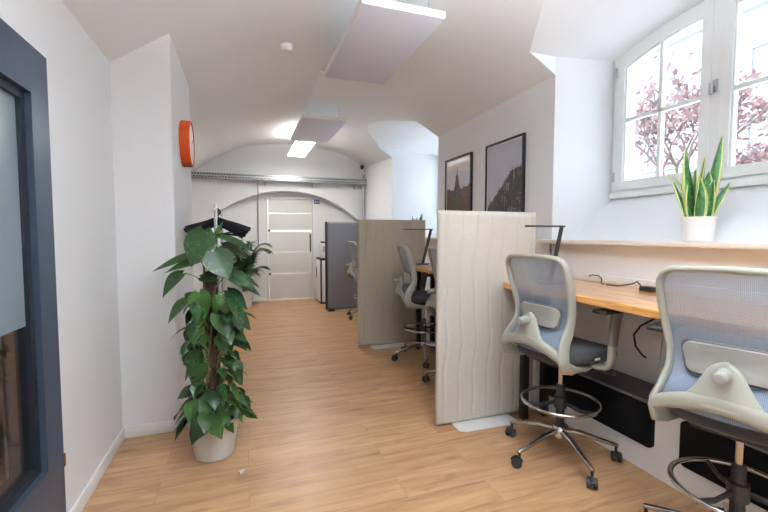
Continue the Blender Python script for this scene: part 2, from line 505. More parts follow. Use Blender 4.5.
# recessed wall with the door opening
GX0, GX1, GZ = .465, 1.375, 2.11
m.box(AX0 - .1, GX0, YBR, YBR + .1, 0, 2.5); m.box(GX1, AX1 + .1, YBR, YBR + .1, 0, 2.5); m.box(GX0, GX1, YBR, YBR + .1, GZ, 2.5)
struct('wall_back', m, M['plaster'], angle=20)
# passage behind the glass door, room behind the navy door
m = MB()
m.box(-.2, -.1, YBR + .1, 11.2, 0, 2.6); m.box(2.0, 2.1, YBR + .1, 11.2, 0, 2.6); m.box(-.2, 2.1, 11.1, 11.2, 0, 2.6); m.box(-.2, 2.1, YBR, 11.2, 2.55, 2.65)
struct('wall_passage', m, M['plaster'], smooth=False)
m = MB()
m.box(-3.6, -3.5, -.5, 3.5, 0, 2.6); m.box(-3.6, -1.0, 3.4, 3.5, 0, 2.6); m.box(-3.6, -1.0, -.6, -.5, 0, 2.6); m.box(-3.6, -1.0, -.6, 3.5, 2.55, 2.65)
struct('wall_side_room', m, M['beige_wall'], smooth=False)
# baseboards
m = MB(); m.box(XL, XL + .014, DY1 + .0, YP0, 0, .08, .004)
struct('baseboard_left', m, M['white_paint'])
m = MB(); m.box(XL, XP + .014, YP0 - .014, YP0, 0, .08, .004); m.box(XP, XP + .014, YP0 - .014, YP1, 0, .08, .004)
struct('baseboard_pier', m, M['white_paint'])
m = MB(); m.box(-1.2, -.36, YB - .064, YB - .05, 0, .06, .003); m.box(-.1, GX0 - .05, YBR - .014, YBR, 0, .06, .003)
struct('baseboard_back', m, M['white_paint'])

# window sill boards (light board nosing over the parapet)
for i, c in enumerate(NICHES):
    m = MB(); m.box(2.345, 2.64, c - NH + .0, c + NH - .004, SILLZ - .03, SILLZ, .004)
    m.box(2.345, XR, c + NH - .004, c + NH + .10, SILLZ - .03, SILLZ, .004); m.box(2.345, XR, c - NH - .10, c - NH, SILLZ - .03, SILLZ, .004)
    if i: struct('trim_%d' % i, m, M['sill'])
    else: struct('trim_3', m, M['sill'])

# ------------------------------------------------------------------ windows
def ring(m, outer, inner, x0, x1):
    n = len(outer)
    R_ = []
    for x, path in ((x0, outer), (x1, outer), (x1, inner), (x0, inner)):
        R_.append([m.bm.verts.new(V(x, y, z)) for y, z in path])
    for k in range(4):
        a, b = R_[k], R_[(k + 1) % 4]
        for j in range(n): m.face([a[j], a[(j + 1) % n], b[(j + 1) % n], b[j]])
ZB = 1.70
def make_window(idx, yc, label):
    i = NICHES.index(yc); root = empty('window_%d' % idx, (XWS[i], yc, ZB), kind='structure')
    hw = nh(XWS[i], i) - .012
    top = lambda y: 2.835 + .125 * (1 - (y / hw) ** 2) - ZB
    def path(ya, yb, zb, off, ins):
        pts = [(ya + ins, zb + ins), (yb - ins, zb + ins)]
        N = 12
        for k in range(N + 1):
            y = lerp(yb - ins, ya + ins, k / N)
            pts.append((y, top(lerp(yb, ya, k / N)) - off - ins))
        return pts
    m = MB(); ring(m, path(-hw, hw, 0, -.01, 0), path(-hw, hw, 0, -.01, .055), -.02, .10)
    m.box(-.03, .06, -.034, .034, .02, top(0) - .02, .006)
    m.build('window_frame', M['window_white'], root, angle=25)
    m = MB(); m.box(-.05, .02, -hw, hw, -.02, .03, .006); m.build('window_sill', M['window_white'], root)
    for s in (-1, 1):
        ya, yb = (.03, hw - .045) if s > 0 else (-hw + .045, -.03)
        m = MB(); ring(m, path(ya, yb, .045, .045, 0), path(ya, yb, .045, .045, .062), -.035, .03)
        ring(m, path(ya, yb, .045, .045, .055), path(ya, yb, .045, .045, .074), -.02, .02)
        sash = m.build('sash', M['window_white'], root, angle=25)
        ym = (ya + yb) / 2
        m = MB(); m.box(-.022, .02, ym - .014, ym + .014, .1, top(ym) - .09, .004); m.build('muntin', M['window_white'], sash)
        m = MB(); m.box(-.022, .02, ya + .06, yb - .06, .60, .628, .004); m.build('muntin', M['window_white'], sash)
        m = MB()
        poly = [(y, z) for y, z in path(ya, yb, .045, .045, .06)]
        m.prism(poly, 'x', -.002, .002); m.build('pane', M['glass'], sash, smooth=False)
        for z in (.12, .98):
            m = MB(); yh = yb + .012 if s > 0 else ya - .012
            m.cyl((-.045, yh, z), (-.045, yh, z + .075), .011, 10); m.build('hinge', M['steel'], sash)
    m = MB(); m.box(-.045, -.03, -.016, .016, .62, .70, .004); m.cyl((-.045, 0, .66), (-.075, 0, .66), .010, 10)
    m.box(-.088, -.070, -.012, .012, .60, .675, .005); m.build('window_handle', M['steel'], root)
    return root
make_window(1, 1.875, '')
make_window(2, 5.80, '')
make_window(3, -2.0, '')

# ------------------------------------------------------------------ doors
d = empty('door_1', (XL, (DY0 + DY1) / 2, 0), kind='structure')
hwid = (DY1 - DY0) / 2
m = MB()
def rframe(m, y0, y1, z0, z1, wl, wr, wb, wt, x0, x1, r=.004):
    m.box(x0, x1, y0, y0 + wl, z0, z1, r); m.box(x0, x1, y1 - wr, y1, z0, z1, r)
    m.box(x0, x1, y0 + wl, y1 - wr, z0, z0 + wb, r); m.box(x0, x1, y0 + wl, y1 - wr, z1 - wt, z1, r)
rframe(m, -hwid, hwid, 0.0, DZ, .15, .15, .395, .19, -.12, .012, 0)
m.build('door_frame', M['navy'], d, smooth=False)
m = MB(); rframe(m, -hwid + .15, hwid - .15, .395, DZ - .19, .032, .032, .032, .032, -.06, -.012, 0)
m.build('glazing_bead', M['navy_dark'], d)
m = MB(); m.box(-.034, -.028, -hwid + .18, hwid - .18, 1.015, DZ - .22); m.build('frosted_pane', M['frost_blue'], d, smooth=False)
m = MB(); m.box(-.034, -.028, -hwid + .18, hwid - .18, .42, 1.015); m.build('clear_pane', M['glass'], d, smooth=False)
m = MB(); m.box(-.002, .017, hwid - .002, hwid + .01, .33, .39, .003); m.build('latch_plate', M['bronze'], d)

d = empty('door_2', ((GX0 + GX1) / 2, YBR, 0), kind='structure')
hw2 = (GX1 - GX0) / 2
m = MB()
m.box(-hw2 - .035, -hw2, -.012, .06, 0, GZ + .035, .003); m.box(hw2, hw2 + .035, -.012, .06, 0, GZ + .035, .003); m.box(-hw2, hw2, -.012, .06, GZ, GZ + .035, .003)
m.build('door_frame', M['white_paint'], d)
m = MB(); zs = [.02, .545, .565, .995, 1.015, 1.42, 1.47, 1.80, 1.82, 2.10]
for k in range(0, 10, 2): m.box(-hw2 + .012, hw2 - .012, .018, .028, zs[k], zs[k + 1])
m.build('frosted_pane', M['frost_white'], d, smooth=False)
m = MB()
for k in range(1, 9, 2):
    m.box(-hw2 + .012, hw2 - .012, .019, .027, zs[k], zs[k + 1])
m.build('clear_stripe', M['glass'], d, smooth=False)
for z in (.55, 1.0, 1.45):
    m = MB(); m.box(-hw2 - .005, -hw2 + .045, .0, .018, z - .022, z + .022, .004); m.build('hinge', M['black_metal'], d)
m = MB(); m.cyl((hw2 - .055, -.03, 1.00), (hw2 - .055, -.03, 1.38), .014, 12)
m.cyl((hw2 - .055, -.03, 1.05), (hw2 - .055, .02, 1.05), .008); m.cyl((hw2 - .055, -.03, 1.33), (hw2 - .055, .02, 1.33), .008)
m.build('door_handle', M['black_metal'], d)

# ------------------------------------------------------------------ footrest along the right wall
m = MB(); m.box(2.185, XR - .001, Y0 + .1, 2.52, 0, .405); struct('trim_4', m, M['white_paint'], smooth=False)
m = MB(); m.box(2.185, XR - .001, 2.62, 4.66, 0, .405); struct('trim_5', m, M['white_paint'], smooth=False)
t = empty('footrest', (2.3, 1.0, .405), label='dark grey footrest ledge running along the white plinth under the near desk', cat='footrest')
m = MB(); m.box(-.13, .148, -1.6, 1.52, 0, .022, .004); m.build('ledge_board', M['ledge_grey'], t)
t = empty('footrest', (2.3, 3.64, .405), label='dark grey footrest ledge under the desk beyond the near cream divider', cat='footrest')
m = MB(); m.box(-.13, .148, -1.0, 1.0, 0, .022, .004); m.build('ledge_board', M['ledge_grey'], t)
for (a, b, lab) in ((1.62, 2.50, 'black rounded kick panel on the plinth behind the nearer complete chair'),
                    (.55, 1.47, 'black rounded kick panel on the plinth behind the cropped chair at the picture edge')):
    poly = []
    r = .03
    for (cy, cz, a0) in ((b - r, .40 - r, 0), (a + r, .40 - r, 90), (a + r, .155 + r, 180), (b - r, .155 + r, 270)):
        for k in range(6): poly.append((cy - (a + b) / 2 + r * math.cos(R(a0 + 18 * k)), cz + r * math.sin(R(a0 + 18 * k))))
    m = MB(); m.prism(poly, 'x', -.018, 0)
    o = m.build('kick_panel', M['black_felt']); o.location = (2.185, (a + b) / 2, 0)
    tag(o, lab, 'panel', 'black kick panels on the plinth')

# ------------------------------------------------------------------ desks
def make_desk(y0, y1, label, seed, legs, dx=0):
    t = empty('standing_desk', (2.1, (y0 + y1) / 2, 0), label=label, cat='desk', group='bar height desks along the window wall')
    rnd = random.Random(seed)
    L = (y1 - y0) / 2
    pts = []
    N = 60
    for k in range(N + 1):
        y = lerp(-L, L, k / N)
        w = .030 * math.sin(1.9 * (y + y0 + L) + seed) + .012 * math.sin(5.3 * y + seed * 2) + .005 * math.sin(13 * y)
        pts.append((-.285 + dx + w, y))
    poly = [(.348, -L)] + pts + [(.348, L)]
    m = MB(); m.prism(list(reversed(poly)), 'z', .985, 1.03)
    m.build('desk_top', M['desk_wood'], t, bevel=.006, angle=40)
    for y in legs:
        yl = y - (y0 + y1) / 2
        m = MB(); m.box(-.17, -.12, yl - .025, yl + .025, .0, .985, .003); m.build('leg', M['black_metal'], t)
        m = MB(); m.box(.015, .065, yl - .025, yl + .025, 0, .985, .003); m.build('leg', M['black_metal'], t)
        m = MB(); m.box(-.2, .2, yl - .025, yl + .025, .955, .984, .003); m.build('leg_bracket', M['black_metal'], t)
    m = MB(); m.box(.16, .21, -L + .1, L - .1, .955, .984, .003); m.build('under_rail', M['black_metal'], t)
    return t
make_desk(-1.2, 2.505, 'long live edge wooden desk between the near cream divider and the picture edge', 1, (2.465, -.9))
make_desk(2.72, 4.45, 'live edge wooden desk end showing between the two quilted dividers', 4, (4.41, 2.80), -.05)
# white backboard strip behind the near desk
m = MB(); m.box(2.425, XR, -.9, 2.40, 1.03, 1.085, .003)
o = m.build('cable_duct', M['white_paint']); tag(o, 'low white cable duct along the wall at the back of the near desk', 'duct')

# ------------------------------------------------------------------ quilted dividers
def make_divider(name, x0, x1, y, h, label, felt, foot=True, quilt=True):
    t = empty(name, ((x0 + x1) / 2, y, 0), label=label, cat='room divider', group='room dividers between the desks')
    hw, th = (x1 - x0) / 2, .027
    def surf(s):
        def f(u, v):
            x = lerp(-hw, hw, u); z = lerp(.009, h, v)
            e = min(min(x + hw, hw - x), min(z - .009, h - z))
            edge = 1 - max(0, 1 - e / .022) ** 2
            d = 0
            if quilt:
                xx = x + .012 * math.sin(z * 7.0) + .006 * math.sin(z * 17 + 1)
                ph = (xx / .118) % 1.0
                dist = min(ph, 1 - ph) * .118
                d = .0055 * math.exp(-(dist / .008) ** 2)
            return V(x, s * (th * (.25 + .75 * edge) - d), z)
        return f
    m = MB()
    a = m.grid(surf(-1), 96, 70); b = m.grid(surf(1), 96, 70)
    def side(A, B):
        for k in range(len(A) - 1): m.face([A[k], A[k + 1], B[k + 1], B[k]])
    side(a[0], b[0]); side(a[-1], b[-1]); side([r[0] for r in a], [r[0] for r in b]); side([r[-1] for r in a], [r[-1] for r in b])
    m.build('panel', felt, t, angle=60)
    if foot:
        m = MB(); m.prism([(-.25, -.15), (.15, -.15), (.19, -.12), (.19, .15), (-.29, .15), (-.29, -.12)], 'z', 0, .008)
        m.build('foot_plate', M['white_paint'], t, bevel=.002)
    return t
make_divider('room_divider', 1.275, 2.105, 2.562, 1.545, 'cream quilted divider with wavy seams standing beside the near desk', M['felt_cream'])
make_divider('room_divider', 1.285, 2.175, 4.71, 1.555, 'beige quilted divider with wavy seams standing in the middle of the room', M['felt_beige'])
t = make_divider('room_divider', 1.40, 2.22, 7.22, 1.60, 'plain blue-grey felt divider with a black edge furthest from the camera', M['felt_grey'], foot=False, quilt=False)
m = MB(); m.box(-.44, -.41, -.03, .03, .03, 1.60, .006); m.box(-.41, .41, -.026, .026, .03, .06, .004); m.build('edge_frame', M['black_metal'], t)
for x in (-.33, .33):
    m = MB(); m.box(x - .09 if x < 0 else x - .03, x + .03 if x < 0 else x + .09, -.16, .16, 0, .028, .006); m.build('foot', M['black_metal'], t)

# ------------------------------------------------------------------ drafting chairs
BACK = [(.62, -.245), (.70, -.266), (.77, -.240), (.83, -.195), (.90, -.178), (.98, -.190), (1.08, -.222), (1.18, -.252), (1.28, -.275)]
HALF = [(.62, .225), (.70, .228), (.80, .205), (.88, .200), (.98, .212), (1.10, .226), (1.20, .226), (1.28, .210)]
def bx(z, y): return interp(BACK, z) + .55 * y * y
def make_chair(name, label, group):
    t = empty(name, (0, 0, 0), label=label, cat='chair', group=group)
    ZT, ZBK = 1.252, .66
    # frame: one loop up one side, over the top, down the other, tucked in under the seat
    def loop():
        P = []
        def side(s):
            L = []
            L.append((.02, s * .17, .612)); L.append((-.06, s * .20, .612)); L.append((-.15, s * .22, .622)); L.append((-.222, s * .228, .648))
            for k in range(15):
                z = lerp(.69, ZT - .075, k / 14); y = s * interp(HALF, z)
                L.append((bx(z, y), y, z))
            return L
        A = side(1); B = side(-1)
        P += A
        hwt = interp(HALF, ZT - .075)
        rc = .07
        for k in range(1, 8):                       # corner
            a = PI / 2 * k / 7
            y = hwt - rc + rc * math.cos(a); z = ZT - .075 + rc * math.sin(a)
            P.append((bx(z, y), y, z))
        for k in range(1, 10):
            y = lerp(hwt - rc, -hwt + rc, k / 10); z = ZT - .005 + .006 * (1 - (y / .15) ** 2)
            P.append((bx(z, y), y, z))
        for k in range(0, 7):
            a = PI / 2 * k / 7
            y = -hwt + rc - rc * math.sin(a); z = ZT - .075 + rc * math.cos(a)
            P.append((bx(z, y), y, z))
        P += list(reversed(B))
        return P
    P = loop()
    m = MB()
    n = len(P)
    def size(u):
        z = P[min(n - 1, int(round(u * (n - 1))))][2]
        w = interp([(.60, .026), (.66, .040), (.75, .038), (.9, .031), (1.1, .027), (1.28, .020)], z)
        return (w, .0125 + .003 * (z < .75))
    m.sweep(P, size, hint=(1, 0, 0), seg=14, e=.8)
    fr = m.build('back_frame', M['chair_shell'], t, angle=50)
    # mesh
    m = MB()
    def fabric(u, v):
        z = lerp(.70, ZT - .004, v); w = interp(HALF, min(z, ZT - .075)) - .003
        if z > ZT - .075:
            q = z - (ZT - .075); w -= .07 - math.sqrt(max(0, .07 ** 2 - min(q, .07) ** 2))
        y = lerp(-w, w, u)
        return V(bx(z, y) + .004, y, z)
    m.grid(fabric, 20, 34)
    m.build('back_mesh', M['net'], t, angle=80)
    # lower cross band (arched) + triangular carrier + knob
    m = MB()
    pts = []
    for k in range(17):
        s = -1 + 2 * k / 16; y = s * .225; z = .700 + .064 * (1 - s * s)
        pts.append((-.272 + .35 * y * y - .012 * (1 - s * s), y, z))
    m.sweep(pts, lambda u: (.034 - .006 * abs(2 * u - 1), .019), hint=(0, 0, 1), seg=12, e=.75)
    m.build('cross_band', M['chair_shell'], t, angle=50)
    m = MB()
    rings = []
    for k in range(15):
        v = k / 14; z = lerp(.752, .918, v)
        w = interp([(.75, .135), (.78, .112), (.81, .092), (.84, .074), (.87, .060), (.918, .048)], z)
        if z > .865: w *= math.sqrt(max(.02, 1 - ((z - .865) / .0508) ** 2))
        xm = lerp(-.292, -.258, v)
        r = []
        for q in range(20):
            a = 2 * PI * q / 20; c, sn = math.cos(a), math.sin(a)
            r.append(V(xm + .013 * math.copysign(abs(c) ** .6, c) + 1.1 * (w * sn) ** 2, w * math.copysign(abs(sn) ** .8, sn), z))
        rings.append(r)
    m.rings(rings)
    car = m.build('lumbar_carrier', M['chair_shell'], t, angle=45)
    m = MB(); m.lathe([(0, -.345), (.017, -.345), (.021, -.339), (.021, -.312), (.024, -.308), (.026, -.268), (0, -.262)], 20, (0, 0, .876), 'x')
    m.build('knob', M['chair_pad'], car)
    # lumbar pad
    def pad(name, hw, z0, z1, xo, th, mm, par):
        m = MB(); r = .035
        poly = []
        for (cy, cz, a0) in ((hw - r, z1 - r, 0), (-hw + r, z1 - r, 90), (-hw + r + .012, z0 + r, 180), (hw - r - .012, z0 + r, 270)):
            for k in range(7): poly.append((cy + r * math.cos(R(a0 + 15 * k)), cz + r * math.sin(R(a0 + 15 * k))))
        rg = []
        for (sc_, dx) in ((.0, -th), (.6, -th), (.94, -th), (1, -th * .6), (1, 0), (.6, 0), (0.0, 0)):
            zc = (z0 + z1) / 2
            rg.append([V(bx(zc + (z - zc) * sc_, y * sc_) + xo + dx, y * sc_, zc + (z - zc) * sc_) for y, z in poly])
        m.rings(rg, cap=False)
        return m.build(name, mm, par, angle=50)
    lp = pad('lumbar_pad', .152, .842, .962, -.014, .014, M['chair_pad'], t)
    pad('pad_rim', .160, .834, .970, -.008, .010, M['pad_rim'], lp)
    # seat
    m = MB()
    def seat(u, v, s):
        # superellipse plan, waterfall front
        a = 2 * PI * u; c, sn = math.cos(a), math.sin(a)
        x = .245 * math.copysign(abs(c) ** .55, c); y = .245 * math.copysign(abs(sn) ** .55, sn)
        if c < 0: y *= 1 - .06 * (-c)
        return x, y
    rings = []
    for (sc_, z) in ((.02, .718), (.5, .716), (.8, .718), (.93, .712), (.985, .696), (1, .672), (.985, .648), (.93, .634), (.5, .632), (.02, .632)):
        r = []
        for k in range(48):
            x, y = seat(k / 48, 0, 0); x *= sc_; y *= sc_
            dz = -.035 * max(0, (x - .10) / .145) ** 2 + .018 * (abs(y) / .245) ** 3 * sc_
            r.append(V(x + .025, y, z + dz))
        rings.append(r)
    m.rings(rings)
    st = m.build('seat', M['seat_fabric'], t, angle=60)
    m = MB(); m.box(-.02, .02, -.2505, -.249, .672, .684); m.build('care_tag', M['sign_white'], st)
    m = MB(); m.box(-.16, .16, -.13, .13, .602, .634, .012); m.box(-.07, .11, -.07, .07, .575, .62, .012)
    m.cyl((.06, 0, .60), (.06, -.26, .60), .006); m.box(.045, .075, -.31, -.25, .592, .608, .005)
    m.cyl((-.03, 0, .60), (-.03, .25, .60), .006); m.box(-.045, -.015, .25, .30, .592, .608, .005)
    m.build('tilt_mechanism', M['black_plastic'], t)
    # arms
    for s in (-1, 1):
        m = MB()
        m.sweep([(.04, s * .14, .625), (.05, s * .22, .622), (.055, s * .262, .626), (.06, s * .283, .645), (.062, s * .290, .69), (.062, s * .291, .76)],
                lambda u: (.030 - .004 * u, .016), hint=(1, 0, 0), seg=12, e=.7)
        ab = m.build('arm_bracket', M['chair_shell'], t, angle=50)
        m = MB(); m.sweep([(.062, s * .291, .755), (.075, s * .291, .85), (.095, s * .291, .945)], lambda u: (.030 + .006 * u, .019), hint=(1, 0, 0), seg=12, e=.7)
        m.build('arm_sleeve', M['chair_shell_dark'], ab)
        m = MB(); m.box(-.06, .18, s * .291 - .042, s * .291 + .042, .945, .968, .011, 3); m.build('armrest_pad', M['black_plastic'], t)
    # column, foot ring
    m = MB(); m.cyl((0, 0, .44), (0, 0, .60), .0145, 18); m.build('gas_piston', M['chrome'], t)
    m = MB(); m.lathe([(.032, .185), (.032, .20), (.026, .215), (.025, .445), (.021, .452), (0, .452)], 20); m.build('column_sleeve', M['black_plastic'], t)
    m = MB(); m.tube([(.225 * math.cos(2 * PI * k / 48), .225 * math.sin(2 * PI * k / 48), .345) for k in range(48)], .0105, 10, loop=True)
    fr = m.build('foot_ring', M['chrome'], t, angle=80)
    m = MB(); m.lathe([(.026, .30), (.038, .305), (.038, .375), (.026, .38)], 20)
    for k in range(3):
        a = R(40 + 120 * k); m.sweep([(.03 * math.cos(a), .03 * math.sin(a), .34), (.13 * math.cos(a), .13 * math.sin(a), .325), (.225 * math.cos(a), .225 * math.sin(a), .34)], lambda u: (.013, .007), hint=(0, 0, 1), seg=8)
    m.build('ring_bracket', M['black_plastic'], fr)
    # five-star base with casters
    m = MB(); m.lathe([(.0, .118), (.040, .118), (.044, .13), (.042, .178), (.034, .19), (.0, .19)], 20); m.build('base_hub', M['chrome'], t)
    rnd = random.Random(3)
    for k in range(5):
        a = R(72 * k + 33); c, s = math.cos(a), math.sin(a)
        m = MB()
        m.sweep([(.03 * c, .03 * s, .158), (.12 * c, .12 * s, .152), (.24 * c, .24 * s, .118), (.325 * c, .325 * s, .096), (.335 * c, .335 * s, .092)],
                lambda u: (.017 - .007 * u, .018 - .006 * u), hint=(0, 0, 1), seg=12, e=.8)
        lg = m.build('base_leg', M['chrome'], t, angle=50)
        ca = rnd.uniform(0, 2 * PI); Mx = Matrix.Translation((.325 * c, .325 * s, 0)) @ Matrix.Rotation(ca, 4, 'Z')
        m = MB()
        for q in (-.017, .017):
            m.lathe([(.012, q - .010), (.026, q - .010), (.030, q - .006), (.030, q + .006), (.026, q + .010), (.012, q + .010)], 20, (.016, 0, .0305), 'y', Mx)
        m.cyl(Mx @ V(.016, -.02, .0305), Mx @ V(.016, .02, .0305), .010, 10)
        hood = [Mx @ V(.016 + .034 * math.cos(R(b)), 0, .0305 + .034 * math.sin(R(b))) for b in range(20, 175, 15)]
        m.sweep(hood, lambda u: (.008, .004), hint=tuple(Mx.to_3x3() @ V(0, 1, 0)), seg=8)
        m.cyl(Mx @ V(0, 0, .055), Mx @ V(0, 0, .09), .008, 10)
        m.build('caster', M['black_plastic'], lg)
    return t
CH = [((1.84, 1.975, 0), R(5), 'grey mesh drafting chair at the near desk, whole in view, beside the cream divider'),
      ((1.875, 1.035, 0), R(18), 'grey mesh drafting chair cropped by the picture edge, tucked under the near desk'),
      ((1.86, 4.05, 0), R(-10), 'grey mesh drafting chair in front of the beige quilted divider'),
      ((1.86, 3.20, 0), R(-3), 'grey mesh drafting chair mostly hidden behind the cream divider'),
      ((1.90, 6.42, 0), R(0), 'grey mesh drafting chair mostly hidden behind the beige divider, before the blue-grey one')]
proto = make_chair('drafting_chair', CH[0][2], 'mesh drafting chairs along the desks')
for i, (loc, rz, lab) in enumerate(CH):
    o = proto if i == 0 else copy_tree(proto)
    o.location = loc; o.rotation_euler = (0, 0, rz); o['label'] = lab
    for ch in children(o):                          # the star base swivels freely under the seat
        if ch.name.startswith('base_leg'): ch.rotation_euler = (0, 0, R((4, -15, 12, -25, 30)[i]))

# ------------------------------------------------------------------ desk lamps, cables, power strip
def make_lamp(loc, rz, label):
    t = empty('desk_lamp', loc, rz, label=label, cat='lamp', group='thin black desk lamps')
    m = MB(); m.box(-.07, .07, -.05, .05, 0, .014, .005); m.build('base', M['black_metal'], t)
    m = MB(); m.sweep([(0, 0, .012), (.045, 0, .2), (.092, 0, .402)], lambda u: (.016, .007), hint=(1, 0, 0), seg=8, e=.6); m.build('post', M['black_metal'], t)
    m = MB(); m.box(-.22, .115, -.012, .012, .398, .410, .003); m.build('lamp_arm', M['black_metal'], t)
    return t
l1 = make_lamp((2.02, 2.29, 1.03), R(2), 'thin black desk lamp on the near desk beside the cream divider')
l2 = copy_tree(l1); l2.location = (1.93, 4.24, 1.03); l2.rotation_euler = (0, 0, R(-28)); l2['label'] = 'thin black desk lamp on the desk in front of the beige divider'
t = empty('power_strip', (2.33, 1.80, 1.03), R(4), label='small black power adapter lying on the near desk between the chairs', cat='adapter')
m = MB(); m.box(-.03, .03, -.04, .04, 0, .03, .004); m.build('body', M['black_plastic'], t)
m = MB(); m.tube([(0, .04, .02), (.005, .07, .045), (.025, .09, .05), (.04, .13, .03), (.03, .22, .006), (.01, .30, .005)], .004, 8); m.build('cord', M['black_plastic'], t)
m = MB()
m.tube([(2.40, 2.32, 1.07), (2.38, 2.27, 1.085), (2.36, 2.20, 1.085), (2.355, 2.17, 1.07), (2.35, 2.165, 1.036), (2.34, 2.15, 1.034), (2.33, 2.13, 1.034)], .004, 8)
o = m.build('cable', M['black_plastic']); tag(o, 'black looped cable lying on the near desk behind the whole chair', 'cable')
m = MB()
m.tube([(2.42, 1.86, .975), (2.41, 1.80, .93), (2.40, 1.80, .86), (2.40, 1.90, .79), (2.40, 1.945, .72), (2.40, 1.93, .65), (2.42, 1.90, .60), (2.445, 1.89, .58)], .006, 8)
o = m.build('cable', M['black_plastic']); tag(o, 'black cable hanging in a loop under the near desk, left of the cropped chair', 'cable')

# ------------------------------------------------------------------ framed photographs
def frac(x, y, s=1.0, o=4):
    v = 0; a = .5
    for i in range(o):
        v += a * noise.noise(V(x * s, y * s, 3.7 * i)); s *= 2; a *= .5
    return v
def art_tower(u, v):
    sky = (.50, .50, .56)
    c = tuple(s * (1.0 + .12 * v) for s in sky)
    if v > .80 and v - .80 > .05 * math.sin(u * 5) + .02: c = (.66, .63, .60)  # pale top: glass reflection painted into the print colour
    hor = .50 + .03 * frac(u, 0, 9)
    tree = .56 + .10 * abs(u - .45) + .05 * frac(u, 1, 14)
    if v < tree: c = (.055, .045, .045) if frac(u, v, 30) > -.05 else (.20, .085, .05)
    if v < .47:
        w = (.47 - v) * 1.1 + .06
        c = (.10, .062, .045) if abs(u - .47) < w else ((.17, .075, .04) if frac(u, v, 26) > 0 else (.06, .04, .03))
        k = frac(u, v, 20) * .25
        c = tuple(max(.01, q * (1 + k)) for q in c)
    w = 0
    du = abs(u - .46)
    for (z0, z1, w0, w1) in ((.46, .62, .15, .12), (.62, .69, .10, .08), (.69, .75, .075, .055), (.75, .79, .065, .035), (.79, .88, .020, .003)):
        if z0 <= v < z1: w = lerp(w0, w1, (v - z0) / (z1 - z0))
    if du < w and not (.46 < v < .57 and du < .05 and v < .57 - du): c = (.035, .032, .036)
    return c
def art_cliff(u, v):
    c = tuple(s * (1 - .10 * (1 - v)) for s in (.47, .47, .54))
    fog = frac(u, v, 3)
    c = tuple(min(.7, q * (1 + .18 * fog)) for q in c)
    top = interp([(0, .24), (.12, .33), (.25, .40), (.38, .47), (.5, .54), (.62, .60), (.72, .66), (.85, .68), (1, .69)], u) + .07 * frac(u, 2, 8)
    if v < top + .03 and frac(u, v, 26) > .08 and v > top: c = (.22, .23, .26)
    if v < top:
        g = frac(u * 2.6, v * .8, 9) + .6 * frac(u, v, 34)
        base = (.085, .062, .06) if g > .05 else (.035, .036, .036)
        if g > .28: base = (.26, .20, .19)
        if u < .3 and g < .1: base = (.045, .052, .042)
        c = base
        if v < .20 and frac(u, v, 22) > .05: c = (.12, .14, .18)
    return c
def make_picture(y0, y1, z0, z1, fn, label):
    t = empty('framed_picture', (XR, (y0 + y1) / 2, z0), label=label, cat='picture', group='black framed photographs on the wall')
    hw, h, fw = (y1 - y0) / 2, z1 - z0, .02
    m = MB(); rframe(m, -hw, hw, 0, h, fw, fw, fw, fw, -.03, 0, .002); m.build('frame', M['black_metal'], t)
    nu, nvv = 84, 120
    m = MB(); m.grid(lambda a, b: V(-.016, lerp(hw - fw - .012, -hw + fw + .012, a), lerp(fw + .012, h - fw - .012, b)), nu, nvv)
    o = m.build('photograph', M['print'], t, smooth=False, recalc=False)
    me = o.data; at = me.color_attributes.new('print_color', 'FLOAT_COLOR', 'CORNER')
    for p in me.polygons:
        i, j = divmod(p.index, nvv)
        c = fn((i + .5) / nu, (j + .5) / nvv)
        for li in p.loop_indices: at.data[li].color = (*c, 1)
    m = MB(); rframe(m, -hw + fw - .002, hw - fw + .002, fw - .002, h - fw + .002, .015, .015, .015, .015, -.0172, -.0165, 0); m.build('mat_border', M['sign_white'], t, smooth=False)
    m = MB(); m.box(-.015, -.002, -hw + .004, hw - .004, .004, h - .004); m.build('backing_board', M['black_metal'], t, smooth=False)
    return t
make_picture(4.035, 4.655, 1.40, 2.303, art_tower, 'framed photograph of a dark spire above autumn trees, on the wall above the dividers')
make_picture(3.125, 3.745, 1.40, 2.303, art_cliff, 'framed photograph of a rocky cliff in mist, on the wall nearer the window')

# ------------------------------------------------------------------ ceiling things
def make_panel(x0, x1, y0, y1, z, label, grp='hanging acoustic panels'):
    t = empty('acoustic_panel', ((x0 + x1) / 2, (y0 + y1) / 2, z), label=label, cat='ceiling panel', group=grp)
    a, b = (x1 - x0) / 2, (y1 - y0) / 2
    m = MB(); m.box(-a, a, -b, b, 0.004, .05, .012, 3); m.build('panel_edge', M['white_paint'], t)
    m = MB(); m.box(-a + .006, a - .006, -b + .006, b - .006, -.002, .006, .003); m.build('panel_face', M['acoustic_face'], t)
    for sx in (-1, 1):
        for sy in (-1, 1):
            X, Yy = (x0 + x1) / 2 + sx * (a - .08), (y0 + y1) / 2 + sy * (b - .1)
            m = MB(); m.cyl((sx * (a - .08), sy * (b - .1), .045), (sx * (a - .08), sy * (b - .1), zv(X, Yy) - z + .01), .0015, 6); m.build('suspension_wire', M['steel'], t)
    return t
make_panel(.705, 1.285, 2.47, 3.73, 2.80, 'large pale grey acoustic panel hanging nearest under the vault')
make_panel(.69, 1.255, 5.08, 6.34, 2.80, 'smaller looking pale grey acoustic panel hanging in front of the lit lamp')
t = empty('ceiling_lamp', (.92, 7.02, 2.80), label='lit white rectangular ceiling lamp behind the far acoustic panel', cat='lamp')
m = MB(); m.box(-.16, .16, -.62, .62, .004, .03, .005); m.build('housing', M['white_paint'], t)
m = MB(); m.box(-.15, .15, -.61, .61, 0, .006); m.build('diffuser', M['led'], t, smooth=False)
m = MB(); m.box(-.12, .12, -.58, .58, .030, .034); m.build('uplight', M['led_up_low'], t, smooth=False)
